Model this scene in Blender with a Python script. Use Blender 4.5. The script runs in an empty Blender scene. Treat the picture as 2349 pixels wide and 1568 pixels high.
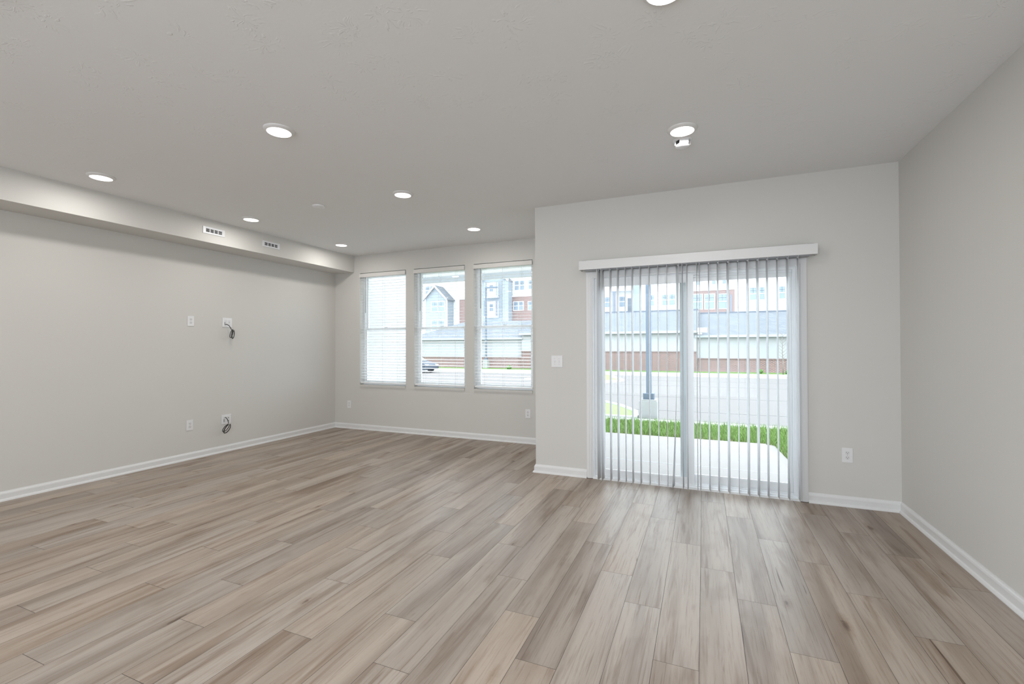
import bpy, bmesh, math, random
from mathutils import Vector, Matrix
random.seed(7)
scene = bpy.context.scene
COL = scene.collection

# ---------------------------------------------------------------- camera
F_PX, YAW, PITCH, ROLL, EYE = 1046.72552, 0.39756, 0.00829, -0.00334, 1.3085
cy, sy = math.cos(YAW), math.sin(YAW)
fwd = Vector((-sy*math.cos(PITCH), cy*math.cos(PITCH), math.sin(PITCH)))
r0 = Vector((cy, sy, 0)); u0 = r0.cross(fwd)
right = r0*math.cos(ROLL) + u0*math.sin(ROLL)
up = -r0*math.sin(ROLL) + u0*math.cos(ROLL)
cam_d = bpy.data.cameras.new('camera'); cam = bpy.data.objects.new('camera', cam_d); COL.objects.link(cam)
cam_d.sensor_width = 36.0; cam_d.sensor_fit = 'HORIZONTAL'; cam_d.lens = F_PX/2349*36
cam_d.clip_start = 0.02; cam_d.clip_end = 500
M = Matrix((right, up, -fwd)).transposed().to_4x4(); M.translation = Vector((0, 0, EYE))
cam.matrix_world = M
scene.camera = cam

# ---------------------------------------------------------------- world, exposure
SKY = 4.8
LAMP_W = 5.3
w = bpy.data.worlds.new('overcast_sky'); scene.world = w; w.use_nodes = True
nt = w.node_tree; nt.nodes.clear()
o_ = nt.nodes.new('ShaderNodeOutputWorld'); bg = nt.nodes.new('ShaderNodeBackground')
tc = nt.nodes.new('ShaderNodeTexCoord'); nz = nt.nodes.new('ShaderNodeTexNoise'); rp = nt.nodes.new('ShaderNodeValToRGB')
nz.inputs['Scale'].default_value = 1.6; nz.inputs['Detail'].default_value = 3
rp.color_ramp.elements[0].color = (0.80, 0.89, 1.0, 1); rp.color_ramp.elements[1].color = (0.93, 0.97, 1.0, 1)
nt.links.new(tc.outputs['Generated'], nz.inputs['Vector']); nt.links.new(nz.outputs['Fac'], rp.inputs['Fac'])
nt.links.new(rp.outputs['Color'], bg.inputs['Color']); bg.inputs['Strength'].default_value = SKY
nt.links.new(bg.outputs['Background'], o_.inputs['Surface'])
scene.view_settings.view_transform = 'Standard'; scene.view_settings.look = 'None'
scene.view_settings.exposure = 0.17; scene.view_settings.gamma = 1.0; scene.view_settings.use_curve_mapping = False
cyc = scene.cycles
cyc.max_bounces = 8; cyc.diffuse_bounces = 6; cyc.glossy_bounces = 3; cyc.transparent_max_bounces = 16
cyc.transmission_bounces = 4; cyc.sample_clamp_indirect = 4.0; cyc.use_denoising = True
cyc.caustics_reflective = False; cyc.caustics_refractive = False

# ---------------------------------------------------------------- dimensions
Y1, Y2 = 4.466, 5.7207      # door wall, window wall
XL, XR = -5.517, 1.4188     # left and right wall
XC = -1.611                 # outer corner
XS, ZS = -5.127, 2.4826     # soffit face and underside
H = 2.743
YB = -2.7                   # wall behind the camera
TH = 0.16

def portal(name, loc, size, rot):
    l = bpy.data.lights.new(name, 'AREA'); l.shape = 'RECTANGLE'; l.size, l.size_y = size
    l.cycles.is_portal = True
    ob = bpy.data.objects.new(name, l); ob.location = loc; ob.rotation_euler = rot; COL.objects.link(ob)
portal('door_daylight', (-0.14, Y1+TH+.06, 1.02), (1.8, 2.0), (math.pi/2, 0, math.pi))
for wx in (-4.58, -3.56, -2.54):
    portal('window_daylight', (wx, Y2+TH+.04, 1.57), (.86, 1.74), (math.pi/2, 0, math.pi))
for wx, ww in ((-.62, 3.56),):
    portal('rear_opening_daylight', (wx, YB-TH-.04, 1.34), (ww, 2.5), (math.pi/2, 0, 0))

portal('added_side_opening_daylight', (XL-TH-.04, -1.2, 1.4), (2.3, 2.1), (math.pi/2, 0, -math.pi/2))  # portal for the opening added in the left wall

# ---------------------------------------------------------------- materials
def srgb(*c):
    return tuple(((v/255)/12.92 if v/255 <= .04045 else ((v/255+.055)/1.055)**2.4) for v in c) + (1,)
def mat(name, color, rough=.6, metal=0.0, spec=.5, noise=0.0, nscale=8.0, bump=0.0, bscale=60.0, sub=None):
    m = bpy.data.materials.new(name); m.use_nodes = True; n = m.node_tree.nodes; L = m.node_tree.links
    b = n['Principled BSDF']; b.inputs['Roughness'].default_value = rough; b.inputs['Metallic'].default_value = metal
    b.inputs['Specular IOR Level'].default_value = spec
    tc = n.new('ShaderNodeTexCoord')
    if noise > 0:
        nz = n.new('ShaderNodeTexNoise'); nz.inputs['Scale'].default_value = nscale; nz.inputs['Detail'].default_value = 5
        mx = n.new('ShaderNodeMix'); mx.data_type = 'RGBA'
        mx.inputs[6].default_value = tuple(c*(1-noise) for c in color[:3]) + (1,)
        mx.inputs[7].default_value = tuple(min(1, c*(1+noise)) for c in color[:3]) + (1,)
        L.new(tc.outputs['Object'], nz.inputs['Vector']); L.new(nz.outputs['Fac'], mx.inputs[0]); L.new(mx.outputs[2], b.inputs['Base Color'])
    else:
        b.inputs['Base Color'].default_value = color
    if bump > 0:
        nb = n.new('ShaderNodeTexNoise'); nb.inputs['Scale'].default_value = bscale; nb.inputs['Detail'].default_value = 3
        bp = n.new('ShaderNodeBump'); bp.inputs['Strength'].default_value = bump; bp.inputs['Distance'].default_value = .002
        L.new(tc.outputs['Object'], nb.inputs['Vector']); L.new(nb.outputs['Fac'], bp.inputs['Height']); L.new(bp.outputs['Normal'], b.inputs['Normal'])
    return m
def lin(r, g, b): return (r, g, b, 1)

M_WALL = mat('greige_wall_paint', lin(.628, .618, .592), .75, spec=.25, noise=.012, nscale=1.5, bump=.06, bscale=180)
M_TRIM = mat('white_trim_paint', lin(.72, .723, .725), .38, noise=.01, nscale=3)
M_VINYL = mat('white_vinyl', lin(.86, .875, .885), .32, noise=.008, nscale=4)
M_PLATE = mat('white_plastic_plate', lin(.77, .77, .78), .3, noise=.008, nscale=10)
M_PLATE2 = mat('white_plastic_insert', lin(.70, .70, .71), .3, noise=.008, nscale=10)
M_DARK = mat('dark_slot', lin(.012, .012, .014), .7, noise=.1, nscale=30)
M_SLAT = mat('white_faux_wood_slat', lin(.86, .87, .88), .4, noise=.01, nscale=6)
M_BLINDV = mat('off_white_valance', lin(.70, .685, .66), .5, noise=.01, nscale=4)
M_CORD = mat('white_cord', lin(.7, .7, .7), .8, noise=.03, nscale=50)
M_WAND = mat('grey_wand_plastic', lin(.30, .31, .33), .3, noise=.03, nscale=20)
M_CABLE = mat('black_cable_jacket', lin(.006, .006, .007), .35, noise=.1, nscale=40)
M_TIE = mat('cable_tie', lin(.5, .5, .5), .5, noise=.03, nscale=40)
M_RING = mat('downlight_ring_white', lin(.72, .71, .70), .4, noise=.01, nscale=20)
M_SCREW = mat('screw_metal', lin(.5, .5, .5), .3, metal=.9, noise=.03, nscale=60)
M_VENT = mat('white_enamel', lin(.76, .77, .80), .35, noise=.01, nscale=20)
M_SHADOWGAP = mat('dark_underlay', lin(.05, .042, .035), .9, noise=.1, nscale=30)

def mat_vane():
    m = bpy.data.materials.new('white_vinyl_vane'); m.use_nodes = True; n = m.node_tree.nodes; L = m.node_tree.links
    b = n['Principled BSDF']; b.inputs['Roughness'].default_value = .45
    tc = n.new('ShaderNodeTexCoord'); nz = n.new('ShaderNodeTexNoise'); nz.inputs['Scale'].default_value = 30
    mx = n.new('ShaderNodeMix'); mx.data_type = 'RGBA'; mx.inputs[6].default_value = lin(.86, .87, .88); mx.inputs[7].default_value = lin(.89, .90, .91)
    L.new(tc.outputs['Object'], nz.inputs['Vector']); L.new(nz.outputs['Fac'], mx.inputs[0]); L.new(mx.outputs[2], b.inputs['Base Color'])
    t = n.new('ShaderNodeBsdfTranslucent'); t.inputs['Color'].default_value = lin(.88, .90, .92)
    ms = n.new('ShaderNodeMixShader'); ms.inputs[0].default_value = .45
    out = n['Material Output']; L.new(b.outputs[0], ms.inputs[1]); L.new(t.outputs[0], ms.inputs[2]); L.new(ms.outputs[0], out.inputs['Surface'])
    return m
M_VANE = mat_vane()

def mat_glass(name='window_glass', tint=(.94, .965, .97), refl=.07):
    m = bpy.data.materials.new(name); m.use_nodes = True; n = m.node_tree.nodes; L = m.node_tree.links; n.clear()
    out = n.new('ShaderNodeOutputMaterial'); tr = n.new('ShaderNodeBsdfTransparent'); gl = n.new('ShaderNodeBsdfGlossy')
    tr.inputs[0].default_value = tint + (1,); gl.inputs['Roughness'].default_value = .02
    fr = n.new('ShaderNodeFresnel'); fr.inputs[0].default_value = 1.45
    mu = n.new('ShaderNodeMath'); mu.operation = 'MULTIPLY'; mu.inputs[1].default_value = .3
    ms = n.new('ShaderNodeMixShader')
    L.new(fr.outputs[0], mu.inputs[0]); L.new(mu.outputs[0], ms.inputs[0]); L.new(tr.outputs[0], ms.inputs[1]); L.new(gl.outputs[0], ms.inputs[2])
    L.new(ms.outputs[0], out.inputs['Surface'])
    return m
M_GLASS = mat_glass()
M_FARGLASS = mat('far_window_pane', lin(.16, .20, .24), .3, noise=.2, nscale=.6)

def mat_emit(name, col, s):
    m = bpy.data.materials.new(name); m.use_nodes = True; n = m.node_tree.nodes; L = m.node_tree.links; n.clear()
    out = n.new('ShaderNodeOutputMaterial'); e = n.new('ShaderNodeEmission'); e.inputs[0].default_value = col; e.inputs[1].default_value = s
    L.new(e.outputs[0], out.inputs['Surface']); return m
M_LENS = mat_emit('lit_diffuser', (1, .97, .93, 1), 3.0)

def mat_ceiling():
    m = bpy.data.materials.new('stomped_ceiling_paint'); m.use_nodes = True; n = m.node_tree.nodes; L = m.node_tree.links
    b = n['Principled BSDF']; b.inputs['Base Color'].default_value = lin(.79, .795, .795); b.inputs['Roughness'].default_value = .8
    b.inputs['Specular IOR Level'].default_value = .2
    tc = n.new('ShaderNodeTexCoord')
    wob = n.new('ShaderNodeTexNoise'); wob.inputs['Scale'].default_value = 5; wob.inputs['Detail'].default_value = 2
    L.new(tc.outputs['Object'], wob.inputs['Vector'])
    sc_ = n.new('ShaderNodeVectorMath'); sc_.operation = 'SCALE'; sc_.inputs['Scale'].default_value = .17
    ad = n.new('ShaderNodeVectorMath'); ad.operation = 'ADD'
    L.new(wob.outputs['Color'], sc_.inputs[0]); L.new(tc.outputs['Object'], ad.inputs[0]); L.new(sc_.outputs[0], ad.inputs[1])
    def stomp(scale, off):
        mp = n.new('ShaderNodeMapping'); mp.inputs['Location'].default_value = (off, off*1.7, 0)
        fl = n.new('ShaderNodeVectorMath'); fl.operation = 'MULTIPLY'; fl.inputs[1].default_value = (1, 1, 0)
        L.new(ad.outputs[0], fl.inputs[0]); L.new(fl.outputs[0], mp.inputs['Vector'])
        v = n.new('ShaderNodeTexVoronoi'); v.voronoi_dimensions = '2D'; v.inputs['Scale'].default_value = scale
        L.new(mp.outputs[0], v.inputs['Vector'])
        # vector from the cell centre
        s1 = n.new('ShaderNodeVectorMath'); s1.operation = 'SUBTRACT'
        L.new(mp.outputs[0], s1.inputs[0]); L.new(v.outputs['Position'], s1.inputs[1])
        sp = n.new('ShaderNodeSeparateXYZ'); L.new(s1.outputs[0], sp.inputs[0])
        at = n.new('ShaderNodeMath'); at.operation = 'ARCTAN2'; L.new(sp.outputs[1], at.inputs[0]); L.new(sp.outputs[0], at.inputs[1])
        rad = n.new('ShaderNodeVectorMath'); rad.operation = 'LENGTH'; L.new(s1.outputs[0], rad.inputs[0])
        cb = n.new('ShaderNodeCombineXYZ')
        k1 = n.new('ShaderNodeMath'); k1.operation = 'MULTIPLY'; k1.inputs[1].default_value = 3.4; L.new(at.outputs[0], k1.inputs[0])
        k2 = n.new('ShaderNodeMath'); k2.operation = 'MULTIPLY'; k2.inputs[1].default_value = 24; L.new(rad.outputs['Value'], k2.inputs[0])
        rc = n.new('ShaderNodeSeparateColor'); L.new(v.outputs['Color'], rc.inputs[0])
        k3 = n.new('ShaderNodeMath'); k3.operation = 'MULTIPLY'; k3.inputs[1].default_value = 50; L.new(rc.outputs[0], k3.inputs[0])
        L.new(k1.outputs[0], cb.inputs[0]); L.new(k2.outputs[0], cb.inputs[1]); L.new(k3.outputs[0], cb.inputs[2])
        nn = n.new('ShaderNodeTexNoise'); nn.inputs['Scale'].default_value = 1.0; nn.inputs['Detail'].default_value = 1.5
        L.new(cb.outputs[0], nn.inputs['Vector'])
        st = n.new('ShaderNodeMapRange'); st.interpolation_type = 'SMOOTHSTEP'
        st.inputs['From Min'].default_value = .56; st.inputs['From Max'].default_value = .66; L.new(nn.outputs['Fac'], st.inputs['Value'])
        fa = n.new('ShaderNodeMapRange'); fa.interpolation_type = 'SMOOTHSTEP'
        fa.inputs['From Min'].default_value = .10; fa.inputs['From Max'].default_value = .045; L.new(rad.outputs['Value'], fa.inputs['Value'])
        ke = n.new('ShaderNodeMath'); ke.operation = 'GREATER_THAN'; ke.inputs[1].default_value = .45; L.new(rc.outputs[1], ke.inputs[0])
        m1 = n.new('ShaderNodeMath'); m1.operation = 'MULTIPLY'; L.new(st.outputs[0], m1.inputs[0]); L.new(fa.outputs[0], m1.inputs[1])
        m2 = n.new('ShaderNodeMath'); m2.operation = 'MULTIPLY'; L.new(m1.outputs[0], m2.inputs[0]); L.new(ke.outputs[0], m2.inputs[1])
        return m2
    a = stomp(3.3, 0.0); c = stomp(4.1, 7.3)
    s = n.new('ShaderNodeMath'); s.operation = 'ADD'; L.new(a.outputs[0], s.inputs[0]); L.new(c.outputs[0], s.inputs[1])
    fine = n.new('ShaderNodeTexNoise'); fine.inputs['Scale'].default_value = 45; fine.inputs['Detail'].default_value = 4
    L.new(tc.outputs['Object'], fine.inputs['Vector'])
    f2 = n.new('ShaderNodeMath'); f2.operation = 'MULTIPLY'; f2.inputs[1].default_value = .35; L.new(fine.outputs['Fac'], f2.inputs[0])
    s2 = n.new('ShaderNodeMath'); s2.operation = 'ADD'; L.new(s.outputs[0], s2.inputs[0]); L.new(f2.outputs[0], s2.inputs[1])
    bp = n.new('ShaderNodeBump'); bp.inputs['Strength'].default_value = .36; bp.inputs['Distance'].default_value = .004
    L.new(s2.outputs[0], bp.inputs['Height']); L.new(bp.outputs['Normal'], b.inputs['Normal'])
    return m
M_CEIL = mat_ceiling()

def mat_plank():
    m = bpy.data.materials.new('oak_plank_floor'); m.use_nodes = True; n = m.node_tree.nodes; L = m.node_tree.links
    b = n['Principled BSDF']
    tc = n.new('ShaderNodeTexCoord'); at = n.new('ShaderNodeAttribute'); at.attribute_name = 'plank'
    sep = n.new('ShaderNodeSeparateColor'); L.new(at.outputs['Color'], sep.inputs[0])
    # every plank gets its own piece of the grain
    of = n.new('ShaderNodeVectorMath'); of.operation = 'SCALE'; of.inputs['Scale'].default_value = 37.0; L.new(at.outputs['Vector'], of.inputs[0])
    ad = n.new('ShaderNodeVectorMath'); ad.operation = 'ADD'; L.new(tc.outputs['Object'], ad.inputs[0]); L.new(of.outputs[0], ad.inputs[1])
    def nz(sx, sy, sc, det, dist=0.0, rough=.55):
        mp = n.new('ShaderNodeMapping'); mp.inputs['Scale'].default_value = (sx, sy, 1); L.new(ad.outputs[0], mp.inputs['Vector'])
        t = n.new('ShaderNodeTexNoise'); t.inputs['Scale'].default_value = sc; t.inputs['Detail'].default_value = det
        t.inputs['Distortion'].default_value = dist; t.inputs['Roughness'].default_value = rough
        L.new(mp.outputs[0], t.inputs['Vector']); return t
    fine = nz(120, 3.2, 1, 5, .5, .75)
    streak = nz(13, .9, 1, 4, .9)
    broad = nz(6, .45, 1, 2, .6)
    cloud = nz(5, 2.2, 1, 3, .3)
    r1 = n.new('ShaderNodeValToRGB')
    r1.color_ramp.elements[0].position = .28; r1.color_ramp.elements[0].color = (.235, .178, .136, 1)
    r1.color_ramp.elements[1].position = .62; r1.color_ramp.elements[1].color = (.405, .340, .284, 1)
    e = r1.color_ramp.elements.new(.44); e.color = (.318, .258, .209, 1)
    L.new(broad.outputs['Fac'], r1.inputs['Fac'])
    def mul(fac_node, lo, hi, c, prev, amount=1.0):
        mr = n.new('ShaderNodeMapRange'); mr.inputs['From Min'].default_value = lo; mr.inputs['From Max'].default_value = hi
        mr.inputs['To Min'].default_value = 0; mr.inputs['To Max'].default_value = amount; mr.interpolation_type = 'SMOOTHSTEP'
        L.new(fac_node, mr.inputs['Value'])
        mx = n.new('ShaderNodeMix'); mx.data_type = 'RGBA'; mx.blend_type = 'MULTIPLY'; L.new(mr.outputs[0], mx.inputs[0])
        L.new(prev, mx.inputs[6]); mx.inputs[7].default_value = c + (1,); return mx.outputs[2]
    c = mul(streak.outputs['Fac'], .53, .68, (.72, .655, .60), r1.outputs['Color'])
    c = mul(fine.outputs['Fac'], .50, .70, (.70, .65, .60), c, .9)
    hair = nz(70, .9, 1, 3, 1.2, .6)
    c = mul(hair.outputs['Fac'], .60, .68, (.70, .63, .57), c, .85)
    c = mul(cloud.outputs['Fac'], .52, .72, (.86, .83, .80), c)
    # thin cracks and knots
    crack = nz(26, .75, 1, 3, 1.6)
    c = mul(crack.outputs['Fac'], .70, .74, (.42, .35, .29), c)
    mp = n.new('ShaderNodeMapping'); mp.inputs['Scale'].default_value = (3.6, 1.0, 1); L.new(ad.outputs[0], mp.inputs['Vector'])
    vo = n.new('ShaderNodeTexVoronoi'); vo.inputs['Scale'].default_value = 1.0; vo.voronoi_dimensions = '2D'; L.new(mp.outputs[0], vo.inputs['Vector'])
    kd = n.new('ShaderNodeTexNoise'); kd.inputs['Scale'].default_value = 40; L.new(ad.outputs[0], kd.inputs['Vector'])
    km = n.new('ShaderNodeMath'); km.operation = 'MULTIPLY_ADD'; km.inputs[1].default_value = .06; L.new(kd.outputs['Fac'], km.inputs[0]); L.new(vo.outputs['Distance'], km.inputs[2])
    vc = n.new('ShaderNodeSeparateColor'); L.new(vo.outputs['Color'], vc.inputs[0])
    gt = n.new('ShaderNodeMath'); gt.operation = 'MULTIPLY_ADD'; gt.inputs[1].default_value = .14; L.new(vc.outputs[0], gt.inputs[0]); L.new(km.outputs[0], gt.inputs[2])
    c = mul(gt.outputs[0], .10, .055, (.46, .38, .32), c)
    c = mul(gt.outputs[0], .17, .10, (.84, .79, .74), c)
    # plank to plank tone
    tn = n.new('ShaderNodeMapRange'); tn.inputs['To Min'].default_value = .93; tn.inputs['To Max'].default_value = 1.05; L.new(sep.outputs[0], tn.inputs['Value'])
    hv = n.new('ShaderNodeHueSaturation'); L.new(c, hv.inputs['Color']); L.new(tn.outputs[0], hv.inputs['Value'])
    sn = n.new('ShaderNodeMapRange'); sn.inputs['To Min'].default_value = .85; sn.inputs['To Max'].default_value = 1.1; L.new(sep.outputs[1], sn.inputs['Value'])
    L.new(sn.outputs[0], hv.inputs['Saturation'])
    L.new(hv.outputs['Color'], b.inputs['Base Color'])
    rr = n.new('ShaderNodeMapRange'); rr.inputs['To Min'].default_value = .34; rr.inputs['To Max'].default_value = .5; L.new(fine.outputs['Fac'], rr.inputs['Value'])
    L.new(rr.outputs[0], b.inputs['Roughness'])
    b.inputs['Specular IOR Level'].default_value = .5
    bp = n.new('ShaderNodeBump'); bp.inputs['Strength'].default_value = .25; bp.inputs['Distance'].default_value = .0008
    L.new(fine.outputs['Fac'], bp.inputs['Height']); L.new(bp.outputs['Normal'], b.inputs['Normal'])
    return m
M_PLANK = mat_plank()

def mat_bands(name, base, line, pitch, rough=.7, axis=2, width=.12):
    """lap siding: thin line every pitch metres along an axis"""
    m = bpy.data.materials.new(name); m.use_nodes = True; n = m.node_tree.nodes; L = m.node_tree.links
    b = n['Principled BSDF']; b.inputs['Roughness'].default_value = rough
    tc = n.new('ShaderNodeTexCoord'); sp = n.new('ShaderNodeSeparateXYZ'); L.new(tc.outputs['Object'], sp.inputs[0])
    d = n.new('ShaderNodeMath'); d.operation = 'DIVIDE'; d.inputs[1].default_value = pitch; L.new(sp.outputs[axis], d.inputs[0])
    f = n.new('ShaderNodeMath'); f.operation = 'FRACT'; L.new(d.outputs[0], f.inputs[0])
    l = n.new('ShaderNodeMath'); l.operation = 'LESS_THAN'; l.inputs[1].default_value = width; L.new(f.outputs[0], l.inputs[0])
    mx = n.new('ShaderNodeMix'); mx.data_type = 'RGBA'; mx.inputs[6].default_value = base; mx.inputs[7].default_value = line
    L.new(l.outputs[0], mx.inputs[0]); L.new(mx.outputs[2], b.inputs['Base Color'])
    return m
def mat_brick(name, c1, c2, mortar, bw=.21, bh=.075):
    m = bpy.data.materials.new(name); m.use_nodes = True; n = m.node_tree.nodes; L = m.node_tree.links
    b = n['Principled BSDF']; b.inputs['Roughness'].default_value = .85
    tc = n.new('ShaderNodeTexCoord'); sp = n.new('ShaderNodeSeparateXYZ'); cb = n.new('ShaderNodeCombineXYZ')
    L.new(tc.outputs['Object'], sp.inputs[0]); s = n.new('ShaderNodeMath'); s.operation = 'ADD'; L.new(sp.outputs[0], s.inputs[0]); L.new(sp.outputs[1], s.inputs[1])
    L.new(s.outputs[0], cb.inputs[0]); L.new(sp.outputs[2], cb.inputs[1])
    t = n.new('ShaderNodeTexBrick'); t.inputs['Scale'].default_value = 1; t.inputs['Brick Width'].default_value = bw; t.inputs['Row Height'].default_value = bh
    t.inputs['Mortar Size'].default_value = .012; t.inputs['Color1'].default_value = c1; t.inputs['Color2'].default_value = c2; t.inputs['Mortar'].default_value = mortar
    L.new(cb.outputs[0], t.inputs['Vector']); L.new(t.outputs['Color'], b.inputs['Base Color'])
    return m
M_SIDE_W = mat_bands('white_lap_siding', lin(.50, .50, .50), lin(.42, .43, .44), .18)
M_SIDE_N = mat_bands('neighbour_white_siding', lin(.40, .405, .41), lin(.36, .37, .38), .15, width=.05)
M_SIDE_G = mat_bands('grey_blue_lap_siding', lin(.22, .25, .275), lin(.17, .20, .22), .18)
M_BRICK = mat_brick('red_brick', lin(.22, .105, .085), lin(.16, .08, .07), lin(.28, .26, .25))
M_BRICK2 = mat_brick('muted_red_brick', lin(.20, .115, .10), lin(.16, .095, .085), lin(.22, .19, .18))
M_STUCCO = mat('pale_garage_siding', lin(.37, .375, .38), .8, noise=.02, nscale=2)
M_SHINGLE = mat_brick('grey_roof_shingle', lin(.165, .18, .20), lin(.13, .145, .16), lin(.105, .115, .13), .3, .11)
M_FASCIA = mat('grey_fascia', lin(.36, .38, .41), .6, noise=.03, nscale=2)
M_EXTW = mat('white_exterior_trim', lin(.62, .62, .62), .5, noise=.01, nscale=2)
M_CONC = mat('pale_concrete', lin(.26, .242, .230), .9, noise=.05, nscale=3, bump=.2, bscale=80)
M_CURB = mat('white_concrete_curb', lin(.55, .545, .535), .9, noise=.03, nscale=3)
M_LOT = mat('light_concrete_paving', lin(.160, .149, .141), .9, noise=.06, nscale=.7, bump=.2, bscale=60)
M_PIER = mat('concrete_pier', lin(.35, .355, .35), .9, noise=.05, nscale=5)
M_GRASS = mat('lawn_green', lin(.17, .29, .07), .7, noise=.35, nscale=18)
M_TURF = mat('turf_ground', lin(.12, .20, .05), .9, noise=.4, nscale=12)
M_SOIL = mat('dry_soil', lin(.20, .15, .10), .95, noise=.4, nscale=25)
M_POLE = mat('blue_grey_pole_paint', lin(.12, .155, .20), .45, noise=.06, nscale=3)
M_CAR = mat('slate_blue_car_paint', lin(.05, .065, .09), .45, spec=.3, noise=.03, nscale=2)
M_TYRE = mat('black_tyre', lin(.03, .03, .033), .8, noise=.1, nscale=20)
M_RIM = mat('silver_rim', lin(.6, .6, .62), .3, metal=.8, noise=.03, nscale=20)
M_CARGLASS = mat('car_glass', lin(.10, .14, .17), .08, noise=.05, nscale=3)
M_HEADL = mat('headlamp_plastic', lin(.7, .72, .75), .15, noise=.02, nscale=9)
M_BARK = mat('grey_bark', lin(.22, .19, .17), .9, noise=.25, nscale=12)
M_SHRUB = mat('shrub_leaves', lin(.10, .20, .05), .8, noise=.4, nscale=9)
M_SOFFIT = mat('soffit_vinyl', lin(.66, .68, .70), .6, noise=.02, nscale=2)
M_BROWN = mat('dark_slate_post', lin(.13, .15, .18), .6, noise=.05, nscale=3)

# ---------------------------------------------------------------- mesh helpers
class MB:
    def __init__(s): s.bm = bmesh.new()
    def box(s, a, b, rz=0, at=None, mi=0):
        x0, y0, z0 = a; x1, y1, z1 = b
        P = [(x0,y0,z0),(x1,y0,z0),(x1,y1,z0),(x0,y1,z0),(x0,y0,z1),(x1,y0,z1),(x1,y1,z1),(x0,y1,z1)]
        if at is not None:
            R = Matrix.Rotation(rz, 3, 'Z'); P = [tuple(R @ Vector(p) + Vector(at)) for p in P]
        v = [s.bm.verts.new(p) for p in P]
        for f in ((0,3,2,1),(4,5,6,7),(0,1,5,4),(1,2,6,5),(2,3,7,6),(3,0,4,7)):
            fc = s.bm.faces.new([v[i] for i in f]); fc.material_index = mi
        return s
    def prism(s, pts, axis, a, b, mi=0):
        """extrude a polygon pts (2D) along axis between a and b"""
        def mk(p, t):
            if axis == 0: return (t, p[0], p[1])
            if axis == 1: return (p[0], t, p[1])
            return (p[0], p[1], t)
        A = [s.bm.verts.new(mk(p, a)) for p in pts]; B = [s.bm.verts.new(mk(p, b)) for p in pts]
        n = len(pts); fs = [s.bm.faces.new(A), s.bm.faces.new(B[::-1])]
        for i in range(n): fs.append(s.bm.faces.new((A[i], B[i], B[(i+1) % n], A[(i+1) % n])))
        for f in fs: f.material_index = mi
        return s
    def lathe(s, prof, c, seg=48, axis=2, smooth=True):
        """prof = list of (radius, height)"""
        rings = []
        for r, h in prof:
            ring = []
            if r < 1e-6:
                p = [0, 0, 0]; p[axis] = h; ring = [s.bm.verts.new(Vector(p) + Vector(c))]
            else:
                for i in range(seg):
                    t = 2*math.pi*i/seg; q = (r*math.cos(t), r*math.sin(t))
                    p = {2: (q[0], q[1], h), 1: (q[0], h, q[1]), 0: (h, q[0], q[1])}[axis]
                    ring.append(s.bm.verts.new(Vector(p) + Vector(c)))
            rings.append(ring)
        for A, B in zip(rings, rings[1:]):
            for i in range(seg):
                j = (i+1) % seg
                if len(A) == 1 and len(B) == 1: continue
                if len(A) == 1: f = s.bm.faces.new((A[0], B[i], B[j]))
                elif len(B) == 1: f = s.bm.faces.new((A[i], A[j], B[0]))
                else: f = s.bm.faces.new((A[i], A[j], B[j], B[i]))
                f.smooth = smooth
        return s
    def tube(s, pts, r, seg=8, r2=None):
        pts = [Vector(p) for p in pts]; prev = None; N = None
        for i, p in enumerate(pts):
            d = (pts[min(i+1, len(pts)-1)] - pts[max(i-1, 0)]).normalized()
            if N is None:
                N = d.orthogonal().normalized()
            else:
                N = (N - d*N.dot(d)).normalized()
            B = d.cross(N); rr = r if r2 is None else r + (r2-r)*i/(len(pts)-1)
            ring = [s.bm.verts.new(p + (N*math.cos(2*math.pi*k/seg) + B*math.sin(2*math.pi*k/seg))*rr) for k in range(seg)]
            if prev:
                for k in range(seg):
                    f = s.bm.faces.new((prev[k], prev[(k+1) % seg], ring[(k+1) % seg], ring[k])); f.smooth = True
            else:
                s.bm.faces.new(ring[::-1])
            prev = ring
        s.bm.faces.new(prev)
        return s
    def build(s, name, m, parent=None, bevel=0, seg=2, mats=None):
        bmesh.ops.recalc_face_normals(s.bm, faces=s.bm.faces[:])
        if bevel: bmesh.ops.bevel(s.bm, geom=[e for e in s.bm.edges], offset=bevel, segments=seg, affect='EDGES', profile=.6, clamp_overlap=True)
        me = bpy.data.meshes.new(name); s.bm.to_mesh(me); s.bm.free()
        for q in (mats or [m]): me.materials.append(q)
        ob = bpy.data.objects.new(name, me); COL.objects.link(ob)
        if parent: ob.parent = parent
        return ob
def tag(o, label=None, cat=None, group=None, kind=None):
    if label: o['label'] = label
    if cat: o['category'] = cat
    if group: o['group'] = group
    if kind: o['kind'] = kind
    return o
def empty(name, loc=(0, 0, 0), rz=0, label=None, cat=None, group=None, kind=None):
    o = bpy.data.objects.new(name, None); o.location = loc; o.rotation_euler = (0, 0, rz); COL.objects.link(o)
    o.empty_display_size = .1
    return tag(o, label, cat, group, kind)
def copy_tree(o, parent=None):
    c = o.copy(); COL.objects.link(c)
    if parent: c.parent = parent
    for ch in [q for q in bpy.data.objects if q.parent == o]: copy_tree(ch, c)
    return c
def struct(o): o['kind'] = 'structure'; return o

# ---------------------------------------------------------------- room shell
DX0, DX1, DZ = -1.012, .736, 1.985            # door opening in the wall
WIN = [(-5.008, -4.138), (-3.990, -3.128), (-2.985, -2.102)]
WZ0, WZ1 = .700, 2.462
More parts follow.
